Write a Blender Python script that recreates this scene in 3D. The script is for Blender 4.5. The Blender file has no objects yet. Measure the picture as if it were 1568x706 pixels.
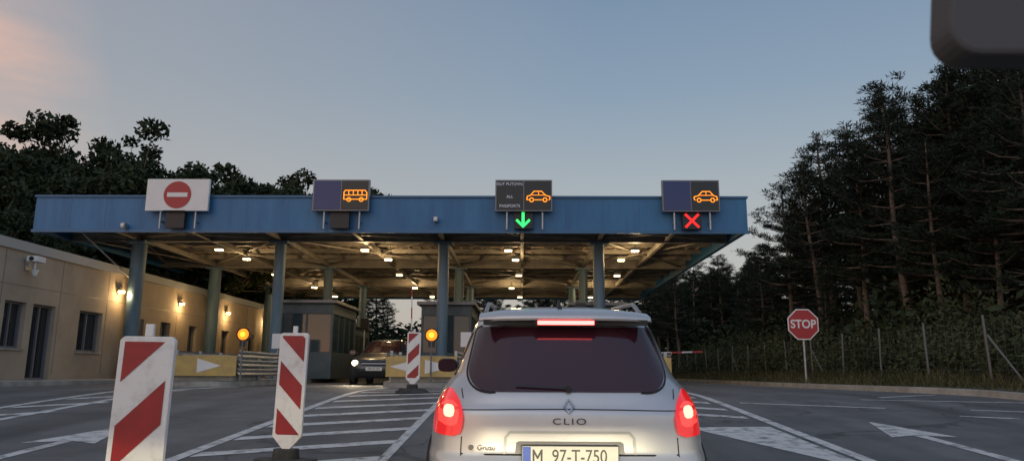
import bpy, math, random
import numpy as np
from mathutils import Matrix, Vector
random.seed(7); rng=np.random.default_rng(7)
scene=bpy.context.scene
col=scene.collection
PI=math.pi

# ------------------------------------------------------------------ materials
def mat(name,c,rough=.6,metal=0,c2=None,ns=3.0,bump=0,bs=20,emit=None,es=0,spec=.5,coat=0,lo=.35,hi=.65,detail=6,stretch=None):
    m=bpy.data.materials.new(name); m.use_nodes=True
    nt=m.node_tree; b=nt.nodes['Principled BSDF']
    b.inputs['Base Color'].default_value=(*c,1); b.inputs['Roughness'].default_value=rough
    b.inputs['Metallic'].default_value=metal; b.inputs['Specular IOR Level'].default_value=spec
    b.inputs['Coat Weight'].default_value=coat
    if c2 or bump:
        tc=nt.nodes.new('ShaderNodeTexCoord'); src=tc.outputs['Object']
        if stretch:
            mp=nt.nodes.new('ShaderNodeMapping'); mp.inputs['Scale'].default_value=stretch
            nt.links.new(src,mp.inputs['Vector']); src=mp.outputs['Vector']
    if c2:
        n=nt.nodes.new('ShaderNodeTexNoise'); n.inputs['Scale'].default_value=ns; n.inputs['Detail'].default_value=detail
        n.inputs['Roughness'].default_value=.65
        r=nt.nodes.new('ShaderNodeValToRGB')
        r.color_ramp.elements[0].position=lo; r.color_ramp.elements[0].color=(*c,1)
        r.color_ramp.elements[1].position=hi; r.color_ramp.elements[1].color=(*c2,1)
        nt.links.new(src,n.inputs['Vector']); nt.links.new(n.outputs['Fac'],r.inputs['Fac'])
        nt.links.new(r.outputs['Color'],b.inputs['Base Color'])
    if bump:
        n2=nt.nodes.new('ShaderNodeTexNoise'); n2.inputs['Scale'].default_value=bs; n2.inputs['Detail'].default_value=4
        bp=nt.nodes.new('ShaderNodeBump'); bp.inputs['Strength'].default_value=bump; bp.inputs['Distance'].default_value=.02
        nt.links.new(src,n2.inputs['Vector']); nt.links.new(n2.outputs['Fac'],bp.inputs['Height'])
        nt.links.new(bp.outputs['Normal'],b.inputs['Normal'])
    if emit:
        b.inputs['Emission Color'].default_value=(*emit,1); b.inputs['Emission Strength'].default_value=es
    return m

M={}
M['asphalt']=mat('asphalt',(.068,.070,.073),.72,c2=(.118,.118,.119),ns=.9,bump=.35,bs=120,detail=10)
def enrich_asphalt(m):
    nt=m.node_tree; b=nt.nodes['Principled BSDF']
    link=[l for l in nt.links if l.to_socket==b.inputs['Base Color']][0]; src=link.from_socket
    tc=[n for n in nt.nodes if n.type=='TEX_COORD'][0]
    mp=nt.nodes.new('ShaderNodeMapping'); mp.inputs['Scale'].default_value=(1.1,.06,1)
    n=nt.nodes.new('ShaderNodeTexNoise'); n.inputs['Scale'].default_value=1.0; n.inputs['Detail'].default_value=3
    nt.links.new(tc.outputs['Object'],mp.inputs['Vector']); nt.links.new(mp.outputs['Vector'],n.inputs['Vector'])
    n3=nt.nodes.new('ShaderNodeTexNoise'); n3.inputs['Scale'].default_value=160; n3.inputs['Detail'].default_value=2
    nt.links.new(tc.outputs['Object'],n3.inputs['Vector'])
    mr=nt.nodes.new('ShaderNodeMapRange'); mr.inputs[1].default_value=.35; mr.inputs[2].default_value=.65; mr.inputs[3].default_value=.62; mr.inputs[4].default_value=1.2
    nt.links.new(n.outputs['Fac'],mr.inputs[0])
    mr2=nt.nodes.new('ShaderNodeMapRange'); mr2.inputs[1].default_value=.3; mr2.inputs[2].default_value=.7; mr2.inputs[3].default_value=.6; mr2.inputs[4].default_value=1.4
    nt.links.new(n3.outputs['Fac'],mr2.inputs[0])
    vo=nt.nodes.new('ShaderNodeTexVoronoi'); vo.feature='DISTANCE_TO_EDGE'; vo.inputs['Scale'].default_value=.22
    nz=nt.nodes.new('ShaderNodeTexNoise'); nz.inputs['Scale'].default_value=1.5
    mixv=nt.nodes.new('ShaderNodeVectorMath'); mixv.operation='MULTIPLY_ADD'; mixv.inputs[1].default_value=(1.2,1.2,0)
    nt.links.new(tc.outputs['Object'],nz.inputs['Vector']); nt.links.new(nz.outputs['Color'],mixv.inputs[0]); nt.links.new(tc.outputs['Object'],mixv.inputs[2]); nt.links.new(mixv.outputs[0],vo.inputs['Vector'])
    mr3=nt.nodes.new('ShaderNodeMapRange'); mr3.inputs[1].default_value=.003; mr3.inputs[2].default_value=.008; mr3.inputs[3].default_value=.55; mr3.inputs[4].default_value=1
    nt.links.new(vo.outputs['Distance'],mr3.inputs[0])
    mu=nt.nodes.new('ShaderNodeMath'); mu.operation='MULTIPLY'; mu2=nt.nodes.new('ShaderNodeMath'); mu2.operation='MULTIPLY'
    nt.links.new(mr.outputs[0],mu.inputs[0]); nt.links.new(mr2.outputs[0],mu.inputs[1]); nt.links.new(mu.outputs[0],mu2.inputs[0]); nt.links.new(mr3.outputs[0],mu2.inputs[1])
    vm=nt.nodes.new('ShaderNodeVectorMath'); vm.operation='SCALE'
    nt.links.new(src,vm.inputs[0]); nt.links.new(mu2.outputs[0],vm.inputs['Scale'])
    nt.links.new(vm.outputs[0],b.inputs['Base Color'])
enrich_asphalt(M['asphalt'])
M['paint']=mat('road_paint',(.15,.15,.15),.6,c2=(.52,.52,.51),ns=6,lo=.34,hi=.51,detail=9)
M['soil']=mat('soil_grass',(.025,.03,.014),.95,c2=(.07,.065,.035),ns=1.2,bump=.5,bs=10)
M['concrete']=mat('concrete',(.22,.21,.19),.85,c2=(.36,.35,.32),ns=2.5,bump=.2,bs=30)
M['concdark']=mat('concrete_dark',(.10,.10,.10),.85,c2=(.2,.2,.19),ns=2.5)
M['blue']=mat('blue_panel',(.014,.095,.23),.5,c2=(.032,.155,.32),ns=1.4,stretch=(1.6,1,.25),lo=.3,hi=.7)
M['bluetrim']=mat('blue_trim',(.025,.11,.23),.4)
M['colsteel']=mat('column_steel',(.055,.115,.165),.5,c2=(.11,.17,.22),ns=3,stretch=(1,1,.2))
M['deck']=mat('ceiling_deck',(.20,.155,.11),.7,c2=(.32,.26,.19),ns=1.5)
M['beam']=mat('ceiling_beam',(.17,.155,.14),.6,c2=(.30,.27,.23),ns=2)
M['grey']=mat('grey_metal',(.3,.31,.32),.4,metal=.6)
M['galv']=mat('galvanised',(.42,.44,.46),.45,metal=.7,c2=(.32,.33,.35),ns=6)
M['wire']=mat('fence_wire',(.13,.135,.13),.6,metal=.3)
M['black']=mat('black_plastic',(.012,.012,.014),.5)
M['rubber']=mat('rubber',(.02,.02,.02),.85,c2=(.05,.048,.045),ns=12,bump=.4,bs=25)
M['white']=mat('white_sheet',(.60,.60,.60),.35,c2=(.66,.66,.66),ns=2)
M['whitedirty']=mat('white_dirty',(.66,.65,.63),.45,c2=(.38,.36,.33),ns=9,lo=.5,hi=.85)
M['red']=mat('red_sheet',(.30,.010,.015),.45,c2=(.22,.008,.012),ns=8)
M['redsign']=mat('red_sign',(.33,.016,.020),.4)
M['yellow']=mat('yellow_board',(.50,.34,.10),.5,c2=(.36,.26,.10),ns=5)
M['panelblue']=mat('blue_display',(.014,.024,.12),.15)
M['panelblack']=mat('black_display',(.006,.007,.009),.25)
M['framegrey']=mat('sign_frame',(.17,.17,.18),.4,metal=.3)
M['ledO']=mat('led_orange',(.1,.03,0),.5,emit=(1,.26,.010),es=2.1)
M['ledG']=mat('led_green',(0,.1,0),.5,emit=(.03,1,.16),es=2.0)
M['ledR']=mat('led_red',(.1,0,0),.5,emit=(1,.014,.014),es=1.8)
M['textw']=mat('sign_text',(.5,.52,.6),.5,emit=(.5,.55,.7),es=.16)
M['lamp']=mat('lamp_lens',(.8,.7,.5),.5,emit=(1,.70,.30),es=12)
M['amber']=mat('amber_lens',(.8,.3,.02),.3,emit=(1,.20,.005),es=1.8)
M['amberhot']=mat('amber_core',(.8,.3,.02),.3,emit=(1,.30,.02),es=3)
M['wall']=mat('plaster',(.30,.24,.18),.85,c2=(.39,.32,.245),ns=.8,bump=.1,bs=60)
M['walltop']=mat('coping_metal',(.30,.31,.32),.5)
M['winglass']=mat('window_glass',(.02,.025,.03),.06)
M['winframe']=mat('window_frame',(.14,.14,.15),.5)
M['booth']=mat('booth_panel',(.05,.075,.085),.5,c2=(.08,.10,.11),ns=3)
M['boothglass']=mat('booth_glass',(.04,.06,.07),.08)
M['bark']=mat('bark',(.07,.055,.045),.95,c2=(.16,.13,.105),ns=6,bump=.5,bs=15)
def leafmat(n,a,b,s): return mat(n,a,.75,c2=b,ns=s,lo=.35,hi=.68,spec=.2)
M['pine']=leafmat('pine_needles',(.007,.014,.011),(.026,.040,.024),.9)
M['leaf']=leafmat('leaves',(.011,.019,.010),(.038,.054,.023),.8)
M['shrub']=leafmat('shrub_leaves',(.016,.024,.011),(.068,.080,.036),.5)
M['grass']=leafmat('grass_blades',(.04,.045,.018),(.13,.115,.06),.9)
M['silver']=mat('silver_paint',(.50,.50,.51),.34,metal=.5,c2=(.46,.46,.465),ns=2,coat=.5)
M['dkpaint']=mat('dark_paint',(.035,.04,.045),.3,metal=.3,coat=.5)
M['carglass']=mat('car_glass',(.035,.010,.015),.10,spec=.6)  # red of the brake-light reflection is put into the glass colour
M['chrome']=mat('chrome',(.35,.35,.36),.25,metal=1)
M['gap']=mat('panel_gap',(.01,.01,.01),.8)
M['badge']=mat('badge_dark',(.03,.03,.035),.4)
M['badgegrey']=mat('badge_grey',(.10,.10,.11),.35,metal=.5)
M['tail']=mat('tail_lens',(.45,.01,.015),.12,emit=(1,.02,.02),es=.6,coat=.5)
M['tailmid']=mat('tail_mid',(.6,.03,.03),.2,emit=(1,.05,.04),es=1.6)
M['tailhot']=mat('tail_hot',(.6,.05,.03),.2,emit=(1,.28,.18),es=4)
M['brake']=mat('brake_bar',(.6,.05,.03),.2,emit=(1,.10,.09),es=8)
M['head']=mat('headlight_lens',(.8,.8,.7),.1,emit=(1,.78,.42),es=14)
M['head2']=mat('headlight_dim',(.5,.5,.45),.1,emit=(1,.75,.4),es=1.5)
M['plate']=mat('plate_white',(.60,.60,.55),.4)
M['plateblue']=mat('plate_blue',(.02,.08,.45),.4)
M['mirrorp']=mat('mirror_plastic',(.07,.07,.075),.8)

# ------------------------------------------------------------------ mesh builder
class MB:
    def __init__(s): s.v=[];s.f=[];s.m=[];s.mats=[];s.sm=[]
    def mi(s,k):
        if k not in s.mats: s.mats.append(k)
        return s.mats.index(k)
    def add(s,vs,fs,k,smooth=False):
        o=len(s.v); s.v+= [tuple(map(float,p)) for p in vs]; i=s.mi(k)
        for f in fs: s.f.append(tuple(o+a for a in f)); s.m.append(i); s.sm.append(smooth)
    def box(s,x0,x1,y0,y1,z0,z1,k,rot=0):
        vs=[(x,y,z) for x in(x0,x1) for y in(y0,y1) for z in(z0,z1)]
        if rot:
            cx,cy=(x0+x1)/2,(y0+y1)/2; c,sn=math.cos(rot),math.sin(rot)
            vs=[(cx+(x-cx)*c-(y-cy)*sn,cy+(x-cx)*sn+(y-cy)*c,z) for x,y,z in vs]
        s.add(vs,[(0,1,3,2),(4,6,7,5),(0,4,5,1),(2,3,7,6),(0,2,6,4),(1,5,7,3)],k)
    def cyl(s,p,q,r0,k,r1=None,n=16,cap=True,smooth=True):
        r1=r0 if r1 is None else r1
        p=Vector(p);q=Vector(q);d=(q-p).normalized()
        a=d.orthogonal().normalized();b=d.cross(a)
        vs=[]
        for c,r in((p,r0),(q,r1)):
            for i in range(n):
                t=2*PI*i/n; vs.append(c+a*(r*math.cos(t))+b*(r*math.sin(t)))
        s.add(vs,[(i,(i+1)%n,n+(i+1)%n,n+i) for i in range(n)],k,smooth)
        if cap: s.add(vs,[tuple(range(n))[::-1],tuple(range(n,2*n))],k)
    def prism(s,pts,y0,y1,k):
        n=len(pts)
        vs=[(x,y0,z) for x,z in pts]+[(x,y1,z) for x,z in pts]
        s.add(vs,[tuple(range(n)),tuple(range(n,2*n))[::-1]]+[(i,n+i,n+(i+1)%n,(i+1)%n) for i in range(n)],k)
    def beam(s,p,q,w,h,k):
        p=Vector(p);q=Vector(q);d=(q-p).normalized(); up=Vector((0,0,1))
        if abs(d.z)>.95: up=Vector((0,1,0))
        a=d.cross(up).normalized(); b=a.cross(d)
        vs=[c+a*(i*w/2)+b*(j*h/2) for c in(p,q) for i in(-1,1) for j in(-1,1)]
        s.add(vs,[(0,1,3,2),(4,6,7,5),(0,4,5,1),(2,3,7,6),(0,2,6,4),(1,5,7,3)],k)
    def ribbon(s,pts,w,y,k,closed=False):
        n=len(pts)
        for i in range(n if closed else n-1):
            a=Vector(pts[i]);b=Vector(pts[(i+1)%n]);d=(b-a).normalized();nn=Vector((-d.y,d.x))*w/2
            a=a-d*w*.35;b=b+d*w*.35
            s.add([(a.x-nn.x,y,a.y-nn.y),(b.x-nn.x,y,b.y-nn.y),(b.x+nn.x,y,b.y+nn.y),(a.x+nn.x,y,a.y+nn.y)],[(0,1,2,3)],k)
    def build(s,name,loc=(0,0,0),bevel=0,parent=None,rot=None):
        me=bpy.data.meshes.new(name); me.from_pydata(s.v,[],s.f)
        for k in s.mats: me.materials.append(M[k])
        me.polygons.foreach_set('material_index',s.m); me.polygons.foreach_set('use_smooth',s.sm)
        me.update(); o=bpy.data.objects.new(name,me); o.location=loc
        if rot: o.rotation_euler=rot
        col.objects.link(o)
        if bevel:
            md=o.modifiers.new('bevel','BEVEL'); md.width=bevel; md.segments=2; md.limit_method='ANGLE'; md.angle_limit=math.radians(40)
        if parent: o.parent=parent
        return o
def text(name,body,size,loc,k,parent,ext=.001,rx=PI/2,rz=0,sx=1,space=1,bold=0):
    cu=bpy.data.curves.new(name,'FONT'); cu.body=body; cu.size=size; cu.extrude=ext; cu.align_x='CENTER'; cu.align_y='CENTER'; cu.space_character=space; cu.offset=bold
    t=bpy.data.objects.new('tmp',cu); col.objects.link(t); bpy.context.view_layer.update()
    me=bpy.data.meshes.new_from_object(t.evaluated_get(bpy.context.evaluated_depsgraph_get()))
    bpy.data.objects.remove(t)
    me.materials.clear(); me.materials.append(M[k])
    o=bpy.data.objects.new(name,me); o.location=loc; o.rotation_euler=(rx,0,rz); o.scale=(sx,1,1); o.parent=parent
    col.objects.link(o); return o

def gz(y):
    a=-.9+.058*max(y,-25.0); k=25
    if -a*k>40: return a
    return -math.log1p(math.exp(-a*k))/k

# ------------------------------------------------------------------ ground
ys=sorted(set([-300,-120,-60,-30,-25,-20]+list(np.arange(-15,32,.25))+list(range(32,80,4))+[100,150,250,450,900]))
def sheet(name,xs,ysub,off,k,hf=None):
    b=MB(); vs=[];
    for y in ysub:
        for x in xs: vs.append((x,y,gz(y)+off+(hf(x,y) if hf else 0)))
    n=len(xs); fs=[(j*n+i,j*n+i+1,(j+1)*n+i+1,(j+1)*n+i) for j in range(len(ysub)-1) for i in range(n-1)]
    b.add(vs,fs,k,True); return b.build(name)
sheet('ground',[-900,-200,-60,-20,0,9,20,60,200,900],ys,0,'soil')
sheet('road',[-14.2,-6,0,6,10.5],[y for y in ys if -60<=y<=150],.004,'asphalt')

kpts=[(10.6,-10),(10.4,5),(10.0,12),(9.4,15),(8.8,17.5),(8.45,20),(8.25,24),(8.2,30),(8.25,45),(8.3,90)]
def kx(y): return float(np.interp(y,[p[1] for p in kpts],[p[0] for p in kpts]))
b=MB(); yy=[-10,-5,0,4,8]+list(np.arange(10,30,.5))+list(range(30,91,4)); vs=[]
offs=[.15,.6,1.5,3,5,8,14,24,50]
for y in yy:
    for o_ in offs:
        x=kx(y)+o_; vs.append((x,y,gz(y)+.13+.04*max(0,o_-1)**.9+.04*math.sin(x*1.7+y)*min(1,o_/2)))
n=len(offs); b.add(vs,[(j*n+i,j*n+i+1,(j+1)*n+i+1,(j+1)*n+i) for j in range(len(yy)-1) for i in range(n-1)],'soil',True)
b.build('grass_verge')
b=MB(); vs=[]
for y in yy:
    x=kx(y); g=gz(y); vs+=[(x,y,g-.05),(x+.01,y,g+.13),(x+.16,y,g+.135),(x+.165,y,g-.05)]
b.add(vs,[(j*4+i,j*4+i+1,(j+1)*4+i+1,(j+1)*4+i) for j in range(len(yy)-1) for i in range(3)],'concrete')
b.build('kerb')
b=MB(); vs=[];yl=[y for y in ys if -15<=y<=60]
for y in yl: g=gz(y); vs+=[(-12.7,y,g-.05),(-12.71,y,g+.12),(-12.86,y,g+.125),(-14.3,y,g+.13)]
b.add(vs,[(j*4+i,(j+1)*4+i,(j+1)*4+i+1,j*4+i+1) for j in range(len(yl)-1) for i in range(3)],'concrete')
b.build('pavement')

# ------------------------------------------------------------------ road markings
def quadstrip(b,P,Q,P2,Q2,off=.009,n=6):
    vs=[]
    for i in range(n+1):
        t=i/n
        for A,B in((P,Q),(P2,Q2)):
            x=A[0]+(B[0]-A[0])*t;y=A[1]+(B[1]-A[1])*t; vs.append((x,y,gz(y)+off))
    b.add(vs,[(2*i,2*i+1,2*i+3,2*i+2) for i in range(n)],'paint')
def line(b,x0,y0,x1,y1,w,off=.009):
    d=Vector((x1-x0,y1-y0));L=d.length;d/=L;nx,ny=-d.y*w/2,d.x*w/2
    quadstrip(b,(x0-nx,y0-ny),(x1-nx,y1-ny),(x0+nx,y0+ny),(x1+nx,y1+ny),off,max(2,int(L/.4)))
b=MB()
line(b,-3.42,2,-3.5,20,.14); line(b,-1.3,2,-1.55,19.6,.11)
y=3.2
while y<18.6:
    quadstrip(b,(-3.345,y),(-1.40,y+1.0),(-3.345,y+.28),(-1.40,y+1.28),.009,4); y+=1.12
line(b,3.42,2,3.6,19.5,.15); line(b,1.42,2,1.6,19.5,.14)
quadstrip(b,(2.2,10.2),(3.34,7.0),(3.34,10.3),(3.34,9.0),.009,6)
y=11.2
while y<18.8:
    quadstrip(b,(1.49,y+1.0),(3.34,y),(1.49,y+1.3),(3.34,y+.3),.009,4); y+=1.1
quadstrip(b,(1.49,6.6),(3.34,4.6),(1.49,7.6),(3.34,5.6),.009,4)
line(b,-8.3,3,-8.45,20,.15); line(b,-7.1,3,-7.6,20,.15)
y=6.0
while y<18.5:
    quadstrip(b,(-8.22,y),(-7.2,y+.9),(-8.22,y+.3),(-7.2,y+1.2),.009,3); y+=1.5
def arrow(b,x,y0,y1,hw=.42,hl=1.35,sw=.075):
    quadstrip(b,(x-sw,y0),(x-sw,y1-hl),(x+sw,y0),(x+sw,y1-hl))
    quadstrip(b,(x-hw,y1-hl-.15),(x-.01,y1),(x,y1-hl+.05),(x+.01,y1))
    quadstrip(b,(x,y1-hl+.05),(x-.01,y1),(x+hw,y1-hl-.15),(x+.01,y1))
arrow(b,4.95,6.3,10.9); arrow(b,-5.2,6.3,10.0); arrow(b,-10.8,8,12.0)
line(b,3.9,13.6,6.1,12.8,.11); line(b,6.4,14.4,9.2,13.9,.10); line(b,6.7,11.7,7.4,11.4,.12)
line(b,7.0,14.9,8.7,16.0,.1); line(b,7.4,12.6,8.6,12.2,.1)
line(b,-12.2,6,-12.2,45,.12)
b.build('road_marking')

# ------------------------------------------------------------------ building (left)
b=MB(); WX=-14.2
wins=[(16.2,17.6,1.0,2.3),(20.1,21.0,1.0,2.3),(23.6,24.9,1.0,2.3),(27.2,27.7,1.4,2.3),(29.0,29.8,1.1,2.3),(31.5,32.3,1.1,2.3),(35.0,35.9,1.1,2.3),(38.5,39.3,1.1,2.3),(42,43,1.1,2.3)]
doors=[(21.3,22.35,.13,2.3),(33.2,34.2,.13,2.3)]
ops=sorted(wins+doors); y=8
def wallseg(y0,y1,z0,z1): b.box(WX-.3,WX,y0,y1,z0,z1,'wall')
for (a,c,z0,z1) in ops:
    wallseg(y,a,-.9,3.72); wallseg(a,c,-.9,z0); wallseg(a,c,z1,3.72)
    b.box(WX-.24,WX-.20,a,c,z0,z1,'winglass')
    for (p,q,r,s_) in((a,a+.06,z0,z1),(c-.06,c,z0,z1),(a+.06,c-.06,z0,z0+.06),(a+.06,c-.06,z1-.06,z1)):
        b.box(WX-.20,WX-.13,p,q,r,s_,'winframe')
    if c-a>.7:
        mid=(a+c)/2; b.box(WX-.2,WX-.14,mid-.025,mid+.025,z0+.06,z1-.06,'winframe')
    if z0>.5: b.box(WX-.18,WX+.06,a-.05,c+.05,z0-.05,z0-.003,'concrete')
    y=c
wallseg(y,48,-.9,3.72)
b.box(WX-.32,WX+.07,7.9,48.1,3.722,4.0,'walltop'); b.box(WX-12,WX-.32,7.9,48.1,3.6,3.9,'concdark')
b.box(WX+.0005,WX+.02,8,20.1,-.9,.45,'concdark')
for yy_ in np.arange(9.5,48,2.6):
    if not any(a-.1<yy_<c+.1 for a,c,_,_ in ops): b.box(WX+.001,WX+.006,yy_-.012,yy_+.012,.3,3.7,'winframe')
b.box(WX+.001,WX+.006,8,48,2.75,2.77,'winframe')
b.box(WX-12,WX-.3,7.9,8.2,-.9,3.6,'wall'); b.box(WX-12,WX-.3,47.8,48.1,-.9,3.6,'wall')
b.cyl((WX+.07,26.6,.1),(WX+.07,26.6,3.7),.045,'grey',n=8)
bld=b.build('office_building')
for yy_ in (25.7,30.4,35.3,40.6):
    b=MB(); b.box(-.02,.06,-.08,.08,-.08,.12,'grey'); b.box(.02,.22,-.11,.11,.05,.1,'grey'); b.box(.05,.2,-.09,.09,-.02,.05,'lamp')
    o=b.build('wall_lamp',(WX,yy_,3.1),bevel=.008)
    l=bpy.data.lights.new('wall_lamp_bulb','POINT'); l.energy=44; l.color=(1,.64,.28); l.shadow_soft_size=.06
    lo=bpy.data.objects.new('bulb',l); lo.location=(.36,0,-.12); lo.parent=o; col.objects.link(lo)
b=MB(); b.cyl((0,0,0),(.35,0,.1),.03,'white'); b.cyl((.3,-.1,.1),(.3,-.1,-.12),.025,'white')
b.box(.15,.45,-.28,.12,.08,.24,'white'); b.cyl((.3,-.28,.16),(.3,-.31,.16),.06,'black'); b.cyl((.25,0,-.12),(.25,0,-.3),.1,'white',r1=.05); b.box(-.01,.05,-.12,.12,-.15,.15,'grey')
b.build('security_camera',(WX,20.8,3.35),bevel=.006)

# ------------------------------------------------------------------ canopy
CX0,CX1,CY0,CY1=-16.35,7.45,24.0,47.0; ZB,ZT=4.97,6.12
b=MB()
b.box(CX0,CX1,CY0,CY0+.15,ZB,ZT,'blue'); b.box(CX0,CX1,CY1-.15,CY1,ZB,ZT,'blue')
b.box(CX0,CX0+.15,CY0+.15,CY1-.15,ZB,ZT,'blue'); b.box(CX1-.15,CX1,CY0+.15,CY1-.15,ZB,ZT,'blue')
b.box(CX0-.04,CX1+.04,CY0-.05,CY0+.2,ZT+.002,ZT+.07,'bluetrim'); b.box(CX0-.03,CX1+.03,CY0-.04,CY0-.003,ZB-.05,ZB+.05,'bluetrim')
b.box(CX1-.2,CX1+.04,CY0+.2,CY1,ZT+.002,ZT+.07,'bluetrim'); b.box(CX0-.04,CX0+.2,CY0+.2,CY1,ZT+.002,ZT+.07,'bluetrim')
for x in np.arange(CX0+1.2,CX1,1.19): b.box(x-.012,x+.012,CY0-.006,CY0-.001,ZB+.05,ZT,'bluetrim')
b.box(CX0+.15,CX1-.15,CY0+.15,CY1-.15,5.42,5.5,'deck')
for x in np.arange(CX0+.4,CX1-.3,.42): b.box(x-.05,x+.05,CY0+.16,CY1-.16,5.375,5.42,'deck')
rows=[26.0,32.7,40.0,45.6]; colx=[-13.75,-8.65,-2.80,2.72]
for y in rows: 
    b.box(CX0+.15,CX1-.15,y-.1,y+.1,5.34,5.372,'beam'); b.box(CX0+.15,CX1-.15,y-.02,y+.02,5.0,5.34,'beam'); b.box(CX0+.15,CX1-.15,y-.1,y+.1,4.965,4.998,'beam')
for y in np.arange(CY0+.9,CY1,1.68):
    if min(abs(y-r) for r in rows)>.3: b.box(CX0+.15,CX1-.15,y-.04,y+.04,5.2,5.374,'beam')
xs_=[CX0+.3]+colx+[CX1-.4]
for x in xs_[1:-1]+[-11.2,-5.7,0,5.1]:
    for r0,r1 in zip([CY0+.16]+[r+.11 for r in rows],[r-.11 for r in rows]+[CY1-.16]):
        b.box(x-.06,x+.06,r0,r1,5.0,5.18,'beam')
ylist=[CY0+.2]+rows+[CY1-.2]
for i in range(len(xs_)-1):
    for j in range(len(ylist)-1):
        x0,x1,y0,y1=xs_[i],xs_[i+1],ylist[j],ylist[j+1]
        b.beam((x0,y0,5.07),(x1,y1,5.07),.07,.05,'beam'); b.beam((x0,y1,5.13),(x1,y0,5.13),.07,.05,'beam')
for x in colx:
    for y in rows[:3]:
        r_=.20 if x>-13 else .26
        b.cyl((x,y,.13),(x,y,4.96),r_,'colsteel',n=20,cap=False)
        b.cyl((x,y,.1),(x,y,.55),r_+.06,'concdark',n=20)
        b.box(x-.33,x+.33,y-.33,y+.33,4.88,4.962,'colsteel')
b.cyl((-14.9,24.3,5.0),(-13.9,25.9,3.6),.03,'grey',n=6)
can=b.build('toll_canopy')
k=0
for x in(-11.25,-5.6,-.3,4.15):
    for y in(26.9,29.2,34.0,39.2,44.0):
        b=MB(); b.box(-.16,.16,-.11,.11,.02,.12,'grey'); b.box(-.125,.125,-.085,.085,-.025,.02,'lamp'); b.cyl((0,0,.12),(0,0,.3),.02,'grey',n=6)
        xx=x+.25*math.sin(k*2.3); o=b.build('ceiling_lamp',(xx,y,4.82)); k+=1
        if y in(29.2,39.2) or (y<28 and x in(-5.6,4.15)):
            l=bpy.data.lights.new('ceiling_lamp_bulb','POINT'); l.energy=76; l.color=(1,.69,.34); l.shadow_soft_size=.1
            lo=bpy.data.objects.new('bulb',l); lo.location=(0,0,-.16); lo.parent=o; col.objects.link(lo)
for x,z in((-13.2,5.12),(-2.85,5.35)):
    b=MB(); b.box(-.07,.07,-.22,0,-.08,.08,'grey'); b.cyl((0,-.22,0),(0,-.25,0),.05,'white'); b.build('fascia_camera',(x,CY0-.05,z),bevel=.01)

def circ(cx,cz,r,n=40,a0=0): return [(cx+r*math.cos(a0+2*PI*i/n),cz+r*math.sin(a0+2*PI*i/n)) for i in range(n)]
def lanesign(x,kind):
    b=MB(); w,h=.94,.53; z=6.14; y=CY0-.30
    if kind=='noentry':
        b.box(-1.04,1.04,0,.12,-.54,.54,'white'); b.prism(circ(0,0,.46),-.012,-.002,'redsign'); b.box(-.34,.34,-.02,-.013,-.075,.075,'white')
    else:
        b.box(-w,w,0,.16,-h,h,'framegrey')
        b.box(-w+.04,-.015,-.012,-.002,-h+.04,h-.04,'panelblack' if kind=='car_open' else 'panelblue')
        b.box(.015,w-.04,-.012,-.002,-h+.04,h-.04,'panelblack')
        x0=.10;z0=-.2
        if kind=='bus':
            r=[(0,.06),(0,.30),(.04,.36),(.70,.36),(.76,.28),(.76,.06)]
            b.ribbon([(x0+p,z0+q) for p,q in r],.028,-.018,'ledO',True)
            b.ribbon([(x0+.02,z0+.2),(x0+.74,z0+.2)],.026,-.018,'ledO')
            for p in(.16,.31,.46,.6): b.ribbon([(x0+p,z0+.2),(x0+p,z0+.35)],.024,-.018,'ledO')
            for p in(.17,.58): b.ribbon([(px,pz) for px,pz in circ(x0+p,z0+.05,.065,10)],.026,-.019,'ledO',True)
        else:
            r=[(.03,.05),(.0,.08),(.0,.16),(.14,.20),(.27,.34),(.52,.34),(.64,.20),(.74,.17),(.76,.06),(.70,.05)]
            if kind=='car_open': r=[(.76-p,q) for p,q in r]
            b.ribbon([(x0+p,z0+q) for p,q in r],.028,-.018,'ledO',False)
            b.ribbon([(x0+.26,z0+.05),(x0+.5,z0+.05)],.028,-.018,'ledO')
            b.ribbon([(x0+.18,z0+.21),(x0+.60,z0+.21)],.02,-.018,'ledO')
            b.ribbon([(x0+.39,z0+.22),(x0+.39,z0+.34)],.018,-.018,'ledO')
            for p in(.16,.60): b.ribbon([(px,pz) for px,pz in circ(x0+p,z0+.05,.065,10)],.028,-.019,'ledO',True)
    for p in(-.55,.62): b.cyl((p,.1,-.54),(p,.1,-1.12),.035,'galv',n=8); b.box(p-.03,p+.03,.1,.3,-.9,-.84,'galv')
    b.box(-.31,.31,-.02,.14,-1.12,-.555,'black')
    b.box(-.36,.36,-.16,-.02,-.575,-.56,'black')
    cz=-.84
    if kind=='car_open':
        b.ribbon([(-.02,cz+.25),(-.02,cz-.18)],.085,-.026,'ledG'); b.ribbon([(-.22,cz+.0),(-.02,cz-.2)],.075,-.028,'ledG'); b.ribbon([(.18,cz+.0),(-.02,cz-.2)],.075,-.029,'ledG')
    if kind=='car_closed':
        b.ribbon([(-.2,cz+.2),(.2,cz-.2)],.075,-.026,'ledR'); b.ribbon([(-.2,cz-.2),(.2,cz+.2)],.075,-.028,'ledR')
    o=b.build('lane_sign' if kind!='noentry' else 'no_entry_sign',(x,y,z),bevel=.006)
    if kind=='car_open':
        for t,zz in(('OUT PUTOVN.',.38),('ALL',-.05),('PASSPORTS',-.36)): text('lettering',t,.135,(-.46,-.016,zz),'textw',o)
lanesign(-11.45,'noentry'); lanesign(-6.0,'bus'); lanesign(.05,'car_open'); lanesign(5.55,'car_closed')

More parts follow.
